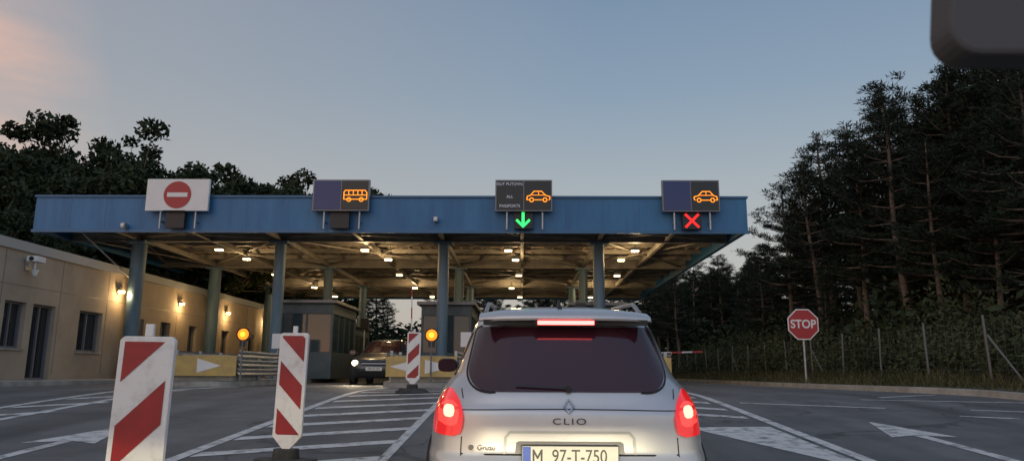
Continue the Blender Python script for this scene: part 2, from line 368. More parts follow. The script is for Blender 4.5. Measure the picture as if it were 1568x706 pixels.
# ------------------------------------------------------------------ islands, barriers, booths
def island(cx,w=2.0):
    b=MB(); y0,y1=19.6,46; pts=[(cx-w/2,y1),(cx+w/2,y1),(cx+w/2,y0+.8)]+[(cx+w/2*math.cos(t),y0+.8-.8*math.sin(t)) for t in np.linspace(.15,PI-.15,9)]+[(cx-w/2,y0+.8)]
    n=len(pts); vs=[(x,y,-.1) for x,y in pts]+[(x,y,.15) for x,y in pts]
    b.add(vs,[tuple(range(n,2*n))[::-1]]+[(i,(i+1)%n,n+(i+1)%n,n+i) for i in range(n)],'concrete')
    return b.build('traffic_island',bevel=.02)
def crash(cx,w=1.9,both=True):
    b=MB(); y0=20.1
    b.box(cx-w/2+.12,cx+w/2-.12,y0+.15,y0+2.4,.152,.62,'concrete'); b.box(cx-w/2+.3,cx+w/2-.3,y0+.3,y0+2.2,.622,.85,'concrete')
    for i in range(5):
        p=cx-w/2+.25+i*(w-.5)/4; b.cyl((p,y0+.2,.66+.02*(i%2)),(p,y0+.75,.69),.14,'concrete',n=12)
    b.box(cx-w/2,cx+w/2,y0,y0+.05,.28,.82,'yellow')
    e=.003
    def tri(x0,x1): b.add([(x0,y0-e,.36),(x1,y0-e,.55),(x0,y0-e,.74)],[(0,1,2)] if x1>x0 else [(0,2,1)],'white')
    if both: tri(cx+.1,cx+w/2-.1); tri(cx-.1,cx-w/2+.1)
    else: tri(cx-.1,cx+.55)
    for s_ in(-1,1):
        x=cx+s_*w/2
        for z in(.38,.62,.86):
            pr=[(0,-.1),(.05,-.06),(.0,0),(.05,.06),(0,.1)]
            vs=[]
            for y in(y0+.1,y0+5.2):
                for d,zz in pr: vs.append((x+s_*d,y,z+zz))
            b.add(vs,[(i,i+1,5+i+1,5+i) for i in range(4)],'galv')
        for y in np.arange(y0+.5,y0+5.2,1.5): b.box(x-.04-s_*.06,x+.04-s_*.06,y-.04,y+.04,.152,.98,'galv')
    return b.build('crash_barrier')
def amber(x,y,z=1.38):
    b=MB(); b.cyl((0,0,.15-z),(0,0,-.1),.025,'concdark',n=8); b.cyl((0,.09,0),(0,-.01,0),.19,'black',n=24); b.cyl((0,-.01,0),(0,-.05,0),.15,'amber',n=24,r1=.13); b.cyl((0,-.051,0),(0,-.056,0),.07,'amberhot',n=20); b.box(-.08,.08,-.02,.12,-.32,-.15,'black')
    b.build('warning_lamp',(x,y,z))
def booth(x0,x1,y0,y1,h):
    b=MB(); b.box(x0,x1,y0,y1,.152,1.1,'booth'); 
    for (p,q) in((x0,y0),(x1-.08,y0),(x0,y1-.08),(x1-.08,y1-.08)): b.box(p,p+.08,q,q+.08,1.1,h-.5,'booth')
    b.box(x0+.04,x1-.04,y0+.04,y1-.04,1.102,h-.502,'boothglass'); 
    m=(x0+x1)/2; b.box(m-.03,m+.03,y0+.005,y0+.038,1.1,h-.5,'booth')
    b.box(x0,x1,y0,y1,h-.5,h-.12,'booth'); b.box(x0-.15,x1+.15,y0-.2,y1+.2,h-.118,h,'framegrey')
    for s_ in np.linspace(y0+1,y1-1,3): b.box(x0+.01,x0+.036,s_-.03,s_+.03,1.1,h-.5,'booth'); b.box(x1-.036,x1-.01,s_-.03,s_+.03,1.1,h-.5,'booth')
    b.build('toll_booth',bevel=.01)
for cx in(-8.65,-2.75,2.75): island(cx)
crash(-8.65,both=False); crash(-2.70); crash(3.05)
amber(-7.5,19.95); amber(-2.42,19.95)
booth(-8.9,-6.95,27.2,31.0,3.0); booth(-3.7,-1.85,27.2,31,2.95); booth(1.85,3.7,27.2,31,2.95)
booth(-9.4,-7.9,35,38.5,2.6); booth(-3.55,-2.0,35,38.5,2.8); booth(2.0,3.6,35,38.5,2.8)
booth(-6.6,-4.9,43,46,2.4)
def boom(x,y,lean,raised=True,L=2.1,ca='red',cb='white'):
    b=MB(); b.box(-.15,.15,-.15,.15,-.85,.05,'booth'); n=6
    for i in range(n):
        a=i*L/n;c=(i+1)*L/n
        d=Vector((lean,0,1)).normalized() if raised else Vector((lean,0,.03)).normalized()
        b.beam(d*a+Vector((0,-.2,0)),d*c+Vector((0,-.2,0)),.035,.05,ca if i%2 else cb)
    b.build('boom_barrier',(x,y,1.0),bevel=.006)
boom(-3.45,23.5,-.02); boom(3.6,23.0,1,False,1.9,'red','galv')
for x,y,h in((-8.2,25.0,1.5),(2.0,25.3,2.6),(-1.9,25.4,1.6),(-7.0,33,2.6),(-1.9,33.2,2.4),(3.5,33,2.4)):
    b=MB(); b.cyl((0,0,0),(0,0,h),.04,'galv',n=8); b.box(-.18,.18,-.12,.12,h-.5,h,'white' if h<2 else 'black'); b.build('signal_post',(x,y,.15),bevel=.01)

# ------------------------------------------------------------------ beacon boards
def beacon(x,y,rz,direction,W=.285,z0=.17,z1=1.25,tilt=-1.5,ph=.69):
    b=MB()
    b.prism([(-W/2,z0+.12),(0-.03,z0),(.03,z0),(W/2,z0+.12),(W/2,z1-.02),(W/2-.02,z1),(-W/2+.02,z1),(-W/2,z1-.02)],0,.035,'whitedirty')
    i0,i1,a,c=-W/2+.028,W/2-.028,z0+.135,z1-.028
    def clip(poly,ax,v,keep):
        out=[]
        for i in range(len(poly)):
            p,q=poly[i],poly[(i+1)%len(poly)]
            ip=(p[ax]-v)*keep>=0; iq=(q[ax]-v)*keep>=0
            if ip: out.append(p)
            if ip!=iq:
                t=(v-p[ax])/(q[ax]-p[ax]); out.append((p[0]+(q[0]-p[0])*t,p[1]+(q[1]-p[1])*t))
        return out
    per=.44; s=direction*1.0; zz=ph-2*per
    while zz<c+.6:
        w=i1-i0
        poly=[(i0,zz-s*w/2),(i1,zz+s*w/2),(i1,zz+s*w/2+per/2),(i0,zz-s*w/2+per/2)]
        poly=clip(poly,1,a,1); poly=clip(poly,1,c,-1) if poly else poly
        if len(poly)>2: b.add([(p,-.003,q) for p,q in poly],[tuple(range(len(poly)))],'red')
        zz+=per
    b.box(-.022,.022,.005,.03,z1,z1+.065,'whitedirty'); b.box(-.02,.02,.008,.03,.05,z0+.1,'whitedirty')
    for (hw,hl,za,zb) in((.23,.36,0,.05),(.19,.30,.05,.09),(.09,.12,.09,.18)):
        n=16; pts=[(hl*math.copysign(abs(math.cos(t))**.6,math.cos(t)),hw*math.copysign(abs(math.sin(t))**.6,math.sin(t))) for t in [2*PI*i/n for i in range(n)]]
        vs=[(p*.92 if j else p,(q*.9 if j else q)+.018,zb if j else za) for j in(0,1) for p,q in pts]
        b.add(vs,[tuple(range(n,2*n))]+[(i,(i+1)%n,n+(i+1)%n,n+i) for i in range(n)],'rubber')
    b.build('beacon_board',(x,y,gz(y)+.005),bevel=.004,rot=(math.radians(tilt),math.radians(.5),rz))
beacon(-1.97,3.85,.05,1); beacon(-2.2,7.1,-.12,-1,ph=.65); beacon(-2.27,15.6,.05,1)

# ------------------------------------------------------------------ stop sign
b=MB(); R=.475/math.cos(PI/8)
oc=circ(0,0,R,8,PI/8); b.prism(oc,-.01,.01,'white'); b.prism(circ(0,0,R*.93,8,PI/8),-.013,-.0105,'redsign')
b.cyl((0,.04,-1.9),(0,.04,.45),.035,'galv',n=12); b.box(-.25,.25,.01,.03,.2,.24,'galv'); b.box(-.25,.25,.01,.03,-.24,-.2,'galv')
st=b.build('stop_sign',(8.78,23.3,1.93)); text('stop_lettering','STOP',.36,(0,-.016,-.0),'white',st,sx=.92,bold=.008)

# ------------------------------------------------------------------ fence
b=MB(); fx=10.6; prev=None
for i,y in enumerate(np.arange(14.5,62,2.6)):
    x=fx; zt=1.65+.08*math.sin(i*3.1); b.cyl((x,y,.1),(x+.06*math.sin(i*5),y,zt+.1),.03,'wire',n=6)
    if i%4==1: b.cyl((x,y,1.3),(x+.1,y-1.1,.1),.025,'wire',n=6)
    if prev:
        for z in np.arange(.3,1.7,.22): b.beam((prev[0],prev[1],z),(x,y,z+.02*math.sin(i+z*9)),.004,.004,'wire')
        for t in np.arange(.05,1,.12): b.beam((prev[0]+(x-prev[0])*t,prev[1]+(y-prev[1])*t,.2),(prev[0]+(x-prev[0])*t,prev[1]+(y-prev[1])*t,1.6),.003,.003,'wire')
    prev=(x,y)
b.build('wire_fence')

# ------------------------------------------------------------------ vegetation
def fast_mesh(name,V,F4,mats,midx):
    me=bpy.data.meshes.new(name)
    nv=len(V); me.vertices.add(nv); me.vertices.foreach_set('co',V.astype(np.float32).ravel())
    nf,k=F4.shape; me.loops.add(nf*k); me.loops.foreach_set('vertex_index',F4.astype(np.int32).ravel())
    me.polygons.add(nf); me.polygons.foreach_set('loop_start',np.arange(0,nf*k,k,dtype=np.int32)); me.polygons.foreach_set('loop_total',np.full(nf,k,dtype=np.int32))
    for m_ in mats: me.materials.append(M[m_])
    me.polygons.foreach_set('material_index',midx.astype(np.int32)); me.update(calc_edges=True); me.validate(); return me
def leaves(C,size,asp=1.0,upb=0):
    n=len(C); d=rng.normal(size=(n,3)); d[:,2]+=upb; d/=np.linalg.norm(d,axis=1)[:,None]
    e=np.cross(d,rng.normal(size=(n,3))); e/=np.linalg.norm(e,axis=1)[:,None]
    s=size*rng.uniform(.6,1.4,size=(n,1))
    V=np.stack([C-d*s,C+e*s*asp*.5,C+d*s,C-e*s*asp*.5],1).reshape(-1,3)
    return V,np.arange(4*n).reshape(n,4)
def limbs(segs,n=6):
    Vs=[];Fs=[];o=0
    for p,q,r0,r1 in segs:
        p=np.array(p,float);q=np.array(q,float);d=q-p;d/=np.linalg.norm(d)+1e-9
        a=np.cross(d,[.3,.9,.1] if abs(d[1])<.9 else [1,0,0]);a/=np.linalg.norm(a);bb=np.cross(d,a)
        t=np.arange(n)*2*PI/n
        ring=np.cos(t)[:,None]*a+np.sin(t)[:,None]*bb
        Vs.append(np.vstack([p+ring*r0,q+ring*r1])); i=np.arange(n);j=(i+1)%n
        Fs.append(np.stack([i,j,n+j,n+i],1)+o); o+=2*n
    return np.vstack(Vs),np.vstack(Fs)
def assemble(name,segs,LV,LF,lm):
    V,F=limbs(segs); F2=LF+len(V); mi=np.concatenate([np.zeros(len(F)),np.ones(len(F2))])
    return fast_mesh(name,np.vstack([V,LV]),np.vstack([F,F2]),['bark',lm],mi)
def pine_mesh(i,bare=.45,full=1.0,step=(.034,.058)):
    H=12.0; segs=[]; C=[]; pts=[]
    lean=rng.normal(0,.02,2)
    for k_ in range(9):
        z=H*k_/8; pts.append((lean[0]*z+.06*math.sin(k_+i),lean[1]*z+.06*math.cos(k_*1.3+i),z))
    for k_ in range(8): segs.append((pts[k_],pts[k_+1],.16*(1-k_/8.5)+.02,.16*(1-(k_+1)/8.5)+.02))
    z=H*bare
    while z<H*.97:
        t=(z-H*bare)/(H*(1-bare)); L=(1.9*(1-t)**.7+.40)*full*(.7 if t<.08 else 1)*rng.uniform(.75,1.15)
        nb=rng.integers(4,7) if t<.9 else 3; a0=rng.uniform(0,6.28)
        for j in range(nb):
            if rng.random()<.12: continue
            a=a0+j*2*PI/nb+rng.normal(0,.3); l=L*rng.uniform(.5,1.2); up=.15+.75*t+rng.normal(0,.1)
            base=np.array([lean[0]*z,lean[1]*z,z]); mid=base+np.array([math.cos(a)*l*.55,math.sin(a)*l*.55,l*up*.2]); tip=base+np.array([math.cos(a)*l,math.sin(a)*l,l*up*.8])
            segs.append((base,mid,.04*(1-t)+.015,.028*(1-t)+.01)); segs.append((mid,tip,.028*(1-t)+.01,.008))
            m_=max(2,int(l*3.4))
            for q in range(m_):
                f=.40+.62*(q+.5)/m_; pt=base+(mid-base)*min(1,f/.55) if f<.55 else mid+(tip-mid)*(f-.55)/.45
                perp=np.array([-math.sin(a),math.cos(a),0])*rng.normal(0,.22*l*.5)
                C.append(pt+perp+rng.normal(0,.07,3)*[1,1,.5]+[0,0,.06])
        z+=H*rng.uniform(*step)
    for q in range(3): C.append(np.array([lean[0]*H,lean[1]*H,H-.25*q]))
    for q in range(7):
        zz=H*rng.uniform(.12,bare); a=rng.uniform(0,6.28); l=rng.uniform(.4,1.0); segs.append(((lean[0]*zz,lean[1]*zz,zz),(math.cos(a)*l,math.sin(a)*l,zz+.12*l),.018,.005))
    C=np.array(C); K=56; n=len(C)
    d=rng.normal(size=(n*K,3)); d[:,2]=np.abs(d[:,2])*.9-.15; d/=np.linalg.norm(d,axis=1)[:,None]
    cc=np.repeat(C,K,0); r=rng.uniform(.14,.31,size=(n*K,1)); e=np.cross(d,rng.normal(size=d.shape)); e/=np.linalg.norm(e,axis=1)[:,None]
    w=.021; base=cc+d*.03+rng.normal(0,1,size=cc.shape)*[.12,.12,.055]; V=np.stack([base-e*w*.5,base+d*r*.5-e*w,base+d*r,base+d*r*.5+e*w],1).reshape(-1,3)
    return assemble('pine_mesh',segs,V,np.arange(len(V)).reshape(-1,4),'pine')
def broad_mesh(i,H=12,lm='leaf',nl=32000,wide=.34):
    segs=[((0,0,0),(.1,0,H*.3),.28,.2)]; C=[];R=[]
    base=np.array([.1,0,H*.3])
    for k_ in range(12):
        a=k_*2.4+rng.normal(0,.3); el=rng.uniform(.25,1.3); l=H*rng.uniform(.3,.60)
        d=np.array([math.cos(a)*math.cos(el),math.sin(a)*math.cos(el),math.sin(el)])
        tip=base+d*l*[wide/.34,wide/.34,1.15]; mid=base+(tip-base)*.5+rng.normal(0,.25,3)
        segs.append((base,mid,.12,.08)); segs.append((mid,tip,.08,.03)); C+= [tip,mid]; R+=[H*.075,H*.07]
        for s_ in range(8):
            t2=mid+(tip-mid)*rng.uniform(.2,1.05)+rng.normal(0,H*.085,3); segs.append((mid+(tip-mid)*.4,t2,.035,.01)); C.append(t2); R.append(H*rng.uniform(.025,.06))
    C=np.array(C);R=np.array(R); w=R**2; idx=rng.choice(len(C),nl,p=w/w.sum())
    d=rng.normal(size=(nl,3)); d/=np.linalg.norm(d,axis=1)[:,None]
    P=C[idx]+d*(R[idx]*rng.uniform(.2,1.25,nl)**.7)[:,None]*[1.15,1.15,.8]
    V,F=leaves(P,.13,1.1); me=assemble('tree_mesh',segs,V,F,lm); me['top']=float(P[:,2].max()); return me
def place(name,me,x,y,z,s,sz=None,rz=None):
    o=bpy.data.objects.new(name,me); o.location=(x,y,z); o.scale=(s,s,sz or s); o.rotation_euler=(0,0,rng.uniform(0,6.28) if rz is None else rz); col.objects.link(o); return o
pines=[pine_mesh(0,.42),pine_mesh(1,.33,1.1),pine_mesh(2,.50,.9),pine_mesh(3,.22,1.15),pine_mesh(4,.38,1.25,(.040,.068))]
AZ=[0,.2,.3,.325,.36,.405,.455,.515,.60,.69,1.0,3]; LIM=[.125,.14,.155,.172,.225,.27,.325,.385,.405,.43,.6,1]
fixed=[(16.6,24,11.4,0),(16.8,28,12.2,1),(16.5,32,13.3,4),(16.4,36,12.6,0),(14.6,36,10.7,2),(14.6,40.3,10.4,4),(15,46.5,8.2,1),(15.6,30,11.9,4),(18.3,27,12.8,3),(17.5,34,12.6,1),(14.1,34.5,5.0,3),(15.3,27.2,9.0,0),(16.8,40,13.6,2),(18,23.5,11.8,4),(15.4,33.2,10.6,0),(15.2,22.3,9.6,2),(19.5,26,13.4,4),(20.5,29,14.2,1),(19.2,31,14,3),(17.6,25.5,11.2,1)]
for x,y,h,v in fixed: place('pine_tree',pines[v],x,y,.2,h/12*1.08,h/12)
cnt=0
while cnt<95:
    y=rng.uniform(20,78); x=rng.uniform(16.5,46)
    if cnt>=65: y=rng.uniform(24,48); x=y*rng.uniform(.50,.80)
    az=x/y; lim=float(np.interp(az,AZ,LIM))
    h=min(rng.uniform(10,16.5),.4+lim*y*rng.uniform(.66,.98))
    if h<4.5 or x<16: continue
    place('pine_tree',pines[rng.integers(0,5)],x,y,.3,h/12*rng.uniform(.95,1.2),h/12); cnt+=1
for i in range(24):
    y=rng.uniform(48,80); x=y*rng.uniform(.17,.33); h=min(.4+rng.uniform(.115,.158)*y,12)
    if x>10.5: place('pine_tree',pines[rng.integers(0,5)],x,y,.2,h/12*1.15,h/12)
for i in range(44):
    y=rng.uniform(66,95); x=rng.uniform(-45,42)
    place('pine_tree',pines[rng.integers(0,5)],x,y,0,rng.uniform(.9,1.2),rng.uniform(.70,.92))
broads=[broad_mesh(0),broad_mesh(1,wide=.40),broad_mesh(2,wide=.30)]
for x,y,h,v in((-23.5,38,13.2,0),(-23.2,33,10.6,1),(-21.8,42,13.6,2),(-20.8,50,14.4,1),(-28,31,10.6,2),(-27,43,14.0,1),(-19.0,56,15.2,0),(-30,37,12,0),(-19.8,46,13.0,2),(-24,27,8.4,1),(-18.8,62,16.0,0),(-18.2,38,7.5,1),(-18.5,32,6.6,0),(-19.5,28,6.2,2),(-18.9,42.5,11.6,0),(-25.5,36,12.6,2),(-17.8,53,14.2,1),(-20.9,40,12.9,1),(-18.7,49,13.4,0),(-19.6,59,16.2,2)):
    me=broads[v]; t=me['top']; place('broadleaf_tree',me,x,y,0,h/t*1.0,h/t)
def mass(name,gen,n,nl,rr,size,k,upb=.2):
    C=[];R=[]
    for i in range(n):
        x,y,h=gen()
        for q in range(5): C.append((x+rng.normal(0,rr[1]*.8),y+rng.normal(0,rr[1]*.8),.25+h*(q+.5)/5)); R.append(rng.uniform(*rr))
    C=np.array(C);R=np.array(R); idx=rng.choice(len(C),nl,p=R**2/(R**2).sum()); d=rng.normal(size=(nl,3)); d/=np.linalg.norm(d,axis=1)[:,None]
    P=C[idx]+d*(R[idx]*rng.uniform(.2,1.15,nl)**.6)[:,None]; P[:,2]=np.maximum(P[:,2],.1)
    V,F=leaves(P,size,1.0,upb); me=fast_mesh(name,V,F,[k],np.zeros(len(F))); o=bpy.data.objects.new(name,me); col.objects.link(o)
def g1():
    y=rng.uniform(14,68); x=rng.uniform(11.0,14.8); return x,y,rng.uniform(.3,1.4)+max(0,(x-11.2))*rng.uniform(.1,.65)
mass('undergrowth',g1,400,110000,(.25,.65),.07,'shrub')
mass('bushes',lambda:(rng.uniform(14,24),rng.uniform(15,80),rng.uniform(1.5,3.8)),200,60000,(.6,1.2),.16,'leaf')
mass('hedgerow',lambda:(rng.uniform(-48,40),rng.uniform(60,74),rng.uniform(2.5,6.0)),170,60000,(.8,1.6),.26,'leaf')
mass('thicket',lambda:(rng.uniform(-32,-17.5),rng.uniform(24,62),rng.uniform(2.5,5.4)),110,45000,(.6,1.3),.17,'leaf')
n=26000; y=rng.uniform(11,60,n)**1; kxv=np.interp(y,[p[1] for p in kpts],[p[0] for p in kpts]); x=kxv+.2+rng.uniform(0,1,n)**.8*3.2
z=np.array([gz(v) for v in y])+.12; hh=rng.uniform(.05,.24,n)*(1+np.clip((x-kxv-.8),0,1)); a=rng.uniform(0,6.28,n); ln=rng.normal(0,.10,(n,2))
V=np.zeros((n,4,3)); V[:,0]=np.stack([x-.012*np.cos(a),y-.012*np.sin(a),z],1); V[:,1]=np.stack([x+.012*np.cos(a),y+.012*np.sin(a),z],1)
V[:,2]=np.stack([x+ln[:,0]+.004,y+ln[:,1],z+hh],1); V[:,3]=np.stack([x+ln[:,0]-.004,y+ln[:,1],z+hh],1)
me=fast_mesh('grass',V.reshape(-1,3),np.arange(4*n).reshape(n,4),['grass'],np.zeros(n)); o=bpy.data.objects.new('grass',me); col.objects.link(o)

# ------------------------------------------------------------------ car bodies
class Body:
    def __init__(s,tab,nexp):
        s.t=np.array(tab); s.n=nexp
        zf=np.linspace(s.t[0,0],s.t[-1,0],400); s.zf=zf; s.c=[]
        for k_ in(1,2,3):
            v=np.interp(zf,s.t[:,0],s.t[:,k_]); w=13; ker=np.ones(w)/w
            vp=np.concatenate([np.full(w//2,v[0])+ (np.arange(w//2)-w//2)*(v[1]-v[0]),v,np.full(w//2,v[-1])+(np.arange(w//2)+1)*(v[-1]-v[-2])]); s.c.append(np.convolve(vp,ker,'valid'))
    def par(s,z): return [float(np.interp(z,s.zf,c)) for c in s.c]+[float(np.interp(z,[p[0] for p in s.n],[p[1] for p in s.n]))]
    def rear(s,x,z,off=0):
        hw,yr,yf,n=s.par(z); q=min(abs(x)/hw,.985); L=(yf-yr)/2; return (x,(yr+yf)/2-L*(1-q**n)**(1/n)-off,z)
    def side(s,y,z,sg,off=0):
        hw,yr,yf,n=s.par(z); L=(yf-yr)/2; q=min(abs(y-(yr+yf)/2)/L,.99); return (sg*(hw*(1-q**n)**(1/n)+off),y,z)
    def mesh(s,b,k,levels=90,N=144):
        zs=np.linspace(s.t[0,0],s.t[-1,0],levels); vs=[]
        for z in zs:
            hw,yr,yf,n=s.par(z); L=(yf-yr)/2;yc=(yf+yr)/2
            for j in range(N):
                a=2*PI*j/N; sx,cx_=math.sin(a),math.cos(a)
                vs.append((hw*math.copysign(abs(sx)**(2/n),sx),yc-L*math.copysign(abs(cx_)**(2/n),cx_),z))
        fs=[(i*N+j,i*N+(j+1)%N,(i+1)*N+(j+1)%N,(i+1)*N+j) for i in range(levels-1) for j in range(N)]
        b.add(vs,fs,k,True); b.add(vs[-N:],[tuple(range(N))],k,True); b.add(vs[:N],[tuple(range(N))[::-1]],'black')
    def patch(s,b,rows,k,off=.006,nc=14,skirt=None,smooth=True):
        vs=[]; nr=len(rows)
        for z,xa,xb in rows:
            for j in range(nc+1): vs.append(s.rear(xa+(xb-xa)*j/nc,z,off))
        w=nc+1; fs=[(i*w+j,i*w+j+1,(i+1)*w+j+1,(i+1)*w+j) for i in range(nr-1) for j in range(nc)]
        b.add(vs,fs,k,smooth)
        loop=[j for j in range(w)]+[i*w+nc for i in range(1,nr)]+[(nr-1)*w+j for j in range(nc-1,-1,-1)]+[i*w for i in range(nr-2,0,-1)]
        top=[vs[i] for i in loop]; bot=[(p[0],p[1]+off+.004,p[2]) for p in top]; m_=len(loop)
        b.add(top+bot,[(i,m_+i,m_+(i+1)%m_,(i+1)%m_) for i in range(m_)],skirt or k)
    def sidepatch(s,b,rows,k,sg,off=.004,nc=10):
        vs=[]
        for z,ya,yb in rows:
            for j in range(nc+1): vs.append(s.side(ya+(yb-ya)*j/nc,z,sg,off))
        w=nc+1; b.add(vs,[(i*w+j,i*w+j+1,(i+1)*w+j+1,(i+1)*w+j) for i in range(len(rows)-1) for j in range(nc)],k,True)
    def rib(s,b,pts,w,k,off=.003,closed=False,sub=8):
        n=len(pts); dense=[]
        for i in range(n if closed else n-1):
            p,q=pts[i],pts[(i+1)%n]
            for t in range(sub): dense.append((p[0]+(q[0]-p[0])*t/sub,p[1]+(q[1]-p[1])*t/sub))
        if not closed: dense.append(pts[-1])
        m_=len(dense); L=[];
        for i in range(m_):
            p=dense[i-1] if (i or closed) else dense[0]; q=dense[(i+1)%m_] if (i<m_-1 or closed) else dense[-1]
            d=Vector((q[0]-p[0],q[1]-p[1])); d=d.normalized() if d.length else Vector((1,0)); nn=Vector((-d.y,d.x))*w/2
            L+= [s.rear(dense[i][0]-nn.x,dense[i][1]-nn.y,off),s.rear(dense[i][0]+nn.x,dense[i][1]+nn.y,off)]
        b.add(L,[(2*i,2*((i+1)%m_),2*((i+1)%m_)+1,2*i+1) for i in range(m_ if closed else m_-1)],k)
def rrows(z0,z1,hwb,hwt,rb,rt,n=22):
    out=[]
    for i in range(n+1):
        u=i/n; u=.5-.5*math.cos(PI*u); z=z0+(z1-z0)*u; hw=hwb+(hwt-hwb)*(z-z0)/(z1-z0)
        if z<z0+rb: d=1-(z-z0)/rb; hw-=rb*1.3*(1-math.sqrt(max(0,1-d*d)))
        if z>z1-rt: d=1-(z1-z)/rt; hw-=rt*(1-math.sqrt(max(0,1-d*d)))
        out.append((z,-hw,hw))
    return out
def wheels(b,W,ya,yb,r=.3):
    for sg in(-1,1):
        for y in(ya,yb):
            b.cyl((sg*(W-.16),y,r),(sg*(W+.012),y,r),r,'rubber',n=32); b.cyl((sg*(W+.013),y,r),(sg*(W+.02),y,r),r*.62,'galv',n=20)
            b.cyl((sg*(W-.02),y,r),(sg*(W+.005),y,r),r*1.13,'gap',n=32)

tab=[(.20,.76,.12,4.05),(.26,.80,.05,4.12),(.40,.83,.0,4.16),(.52,.845,-.01,4.16),(.575,.845,.0,4.14),(.60,.84,.045,4.12),(.70,.832,.06,4.02),(.80,.815,.072,3.75),(.838,.80,.078,3.5),(.855,.798,.10,3.4),(.93,.765,.145,3.15),(.97,.735,.18,3.05),(1.02,.70,.22,2.95),(1.12,.662,.30,2.75),(1.25,.615,.40,2.5),(1.34,.575,.46,2.3),(1.385,.54,.50,2.15),(1.41,.49,.56,2.0),(1.43,.40,.68,1.85),(1.44,.25,.9,1.6)]
B=Body(tab,[(.2,7),(.85,7),(1.0,5),(1.3,4.5),(1.44,3)])
b=MB(); B.mesh(b,'silver',levels=110,N=176)
B.patch(b,rrows(.94,1.305,.605,.545,.13,.04),'carglass',off=.006,nc=30,skirt='gap')
wr=rrows(.935,1.31,.615,.555,.13,.04)
B.rib(b,[(x_,z_) for z_,_,x_ in wr]+[(-x_,z_) for z_,_,x_ in wr][::-1],.012,'gap',off=.004,closed=True,sub=1)
def both(rows,sg): return [(z,sg*a,sg*c) if sg>0 else (z,-c,-a) for z,a,c in rows]
for sg in(-1,1):
    B.patch(b,both([(.70,.655,.775),(.715,.61,.79),(.75,.597,.797),(.80,.592,.79),(.85,.60,.780),(.89,.62,.757),(.92,.645,.732),(.945,.675,.70)],sg),'tail',off=.014,nc=10,skirt='tail')
    B.patch(b,both([(.755,.65,.70),(.77,.625,.745),(.82,.615,.755),(.865,.63,.735),(.885,.66,.70)],sg),'tailmid',off=.017,nc=8)
    B.patch(b,both([(.80,.665,.695),(.81,.65,.71),(.835,.645,.715),(.855,.65,.71),(.865,.665,.695)],sg),'tailhot',off=.020,nc=6)
    B.rib(b,[(sg*.60,.70),(sg*.603,.60)],.006,'gap',off=.002); B.rib(b,[(sg*.615,.95),(sg*.60,.90)],.006,'gap',off=.002)
    B.sidepatch(b,[(z,.95,2.75-(z-.98)*1.5) for z in np.linspace(.99,1.29,8)],'carglass',sg)
    B.sidepatch(b,[(z,.62+.3*(z-1.0),.90) for z in np.linspace(1.0,1.27,6)],'carglass',sg)
    b.cyl((sg*.70,2.62,.97),(sg*.86,2.6,.96),.03,'black',n=8)
    pts=[(.085*math.copysign(abs(math.cos(t))**.6,math.cos(t)),.06*math.copysign(abs(math.sin(t))**.6,math.sin(t))) for t in [2*PI*i/18 for i in range(18)]]
    vs=[(sg*.93+p*sc,2.55+dy,.97+q*sc) for dy,sc in((0,.9),(.02,1),(.09,.9),(.14,.5)) for p,q in pts]
    b.add(vs,[(i*18+j,i*18+(j+1)%18,(i+1)*18+(j+1)%18,(i+1)*18+j) for i in range(3) for j in range(18)],'black',True); b.add(vs[:18],[tuple(range(18))],'carglass')
    pr=None
    for i in range(15):
        t=i/14; p=(sg*(.50-.02*math.sin(PI*t)),.72+1.6*t,1.395+.065*min(1,math.sin(PI*t)*2.6))
        if pr: b.cyl(pr,p,.014,'grey',n=8,cap=(i in(1,14)))
        pr=p
vs=[];N=16
for i in range(N+1):
    x=-.53+1.06*i/N; q=1-(abs(x)/.56)**4*.6
    vs+=[(x,.44+.10*(1-q),1.355-.03*(1-q)),(x,.36+.16*(1-q),1.345-.02*(1-q)),(x,.40+.16*(1-q),1.385-.035*(1-q)),(x,.62,1.415-.05*(1-q))]
b.add(vs,[(4*i+j,4*i+4+j,4*i+5+j,4*i+1+j) for i in range(N) for j in range(3)],'silver',True)
b.add(vs,[(0,1,2,3),(4*N+3,4*N+2,4*N+1,4*N)],'silver')
b.box(-.50,.50,.405,.47,1.315,1.349,'black')
b.box(-.19,.19,.36,.404,1.314,1.346,'gap'); b.box(-.17,.17,.352,.3595,1.319,1.343,'brake')
b.cyl((-.02,.72,1.42),(-.02,.80,1.48),.018,'black',r1=.006,n=8); b.box(-.035,-.005,.66,.78,1.42,1.435,'black')
B.rib(b,[(-.60,.842),(-.3,.848),(0,.85),(.3,.848),(.60,.842)],.005,'gap',off=.002)
B.rib(b,[(-.603,.61),(.603,.61)],.009,'gap',off=.002)
B.rib(b,[(-.36,.615),(-.355,.70),(-.33,.728),(.33,.728),(.355,.70),(.36,.615)],.014,'grey',off=.010)
B.patch(b,[(.62,-.30,.30),(.672,-.295,.295),(.680,-.28,.28)],'badgegrey',off=.008,nc=10)
B.rib(b,[(0,.905),(.028,.869),(0,.833),(-.028,.869)],.011,'chrome',off=.014,closed=True,sub=2)
B.rib(b,[(-.0,.962),(-.30,.975)],.010,'black',off=.022); b.cyl(B.rear(0,.955,-.01),B.rear(0,.955,.03),.018,'black',n=12)
wheels(b,.825,.62,3.2)
car=b.build('car')
text('car_badge','CLIO',.048,(.0,B.rear(0,.785,.010)[1],.785),'badgegrey',car,sx=1.5,space=1.25,ext=.003)
text('converter_badge','Gruau',.040,(-.46,B.rear(-.44,.645,.022)[1],.645),'badge',car,ext=.001,rz=-.05)
yb_=B.rear(-.54,.645,.008)[1]-.012
b=MB(); b.cyl((-.545,yb_,.645),(-.545,yb_+.03,.645),.014,'badge',n=12); b.build('converter_logo',parent=car)
b=MB(); yp=B.rear(0,.6,.03)[1]
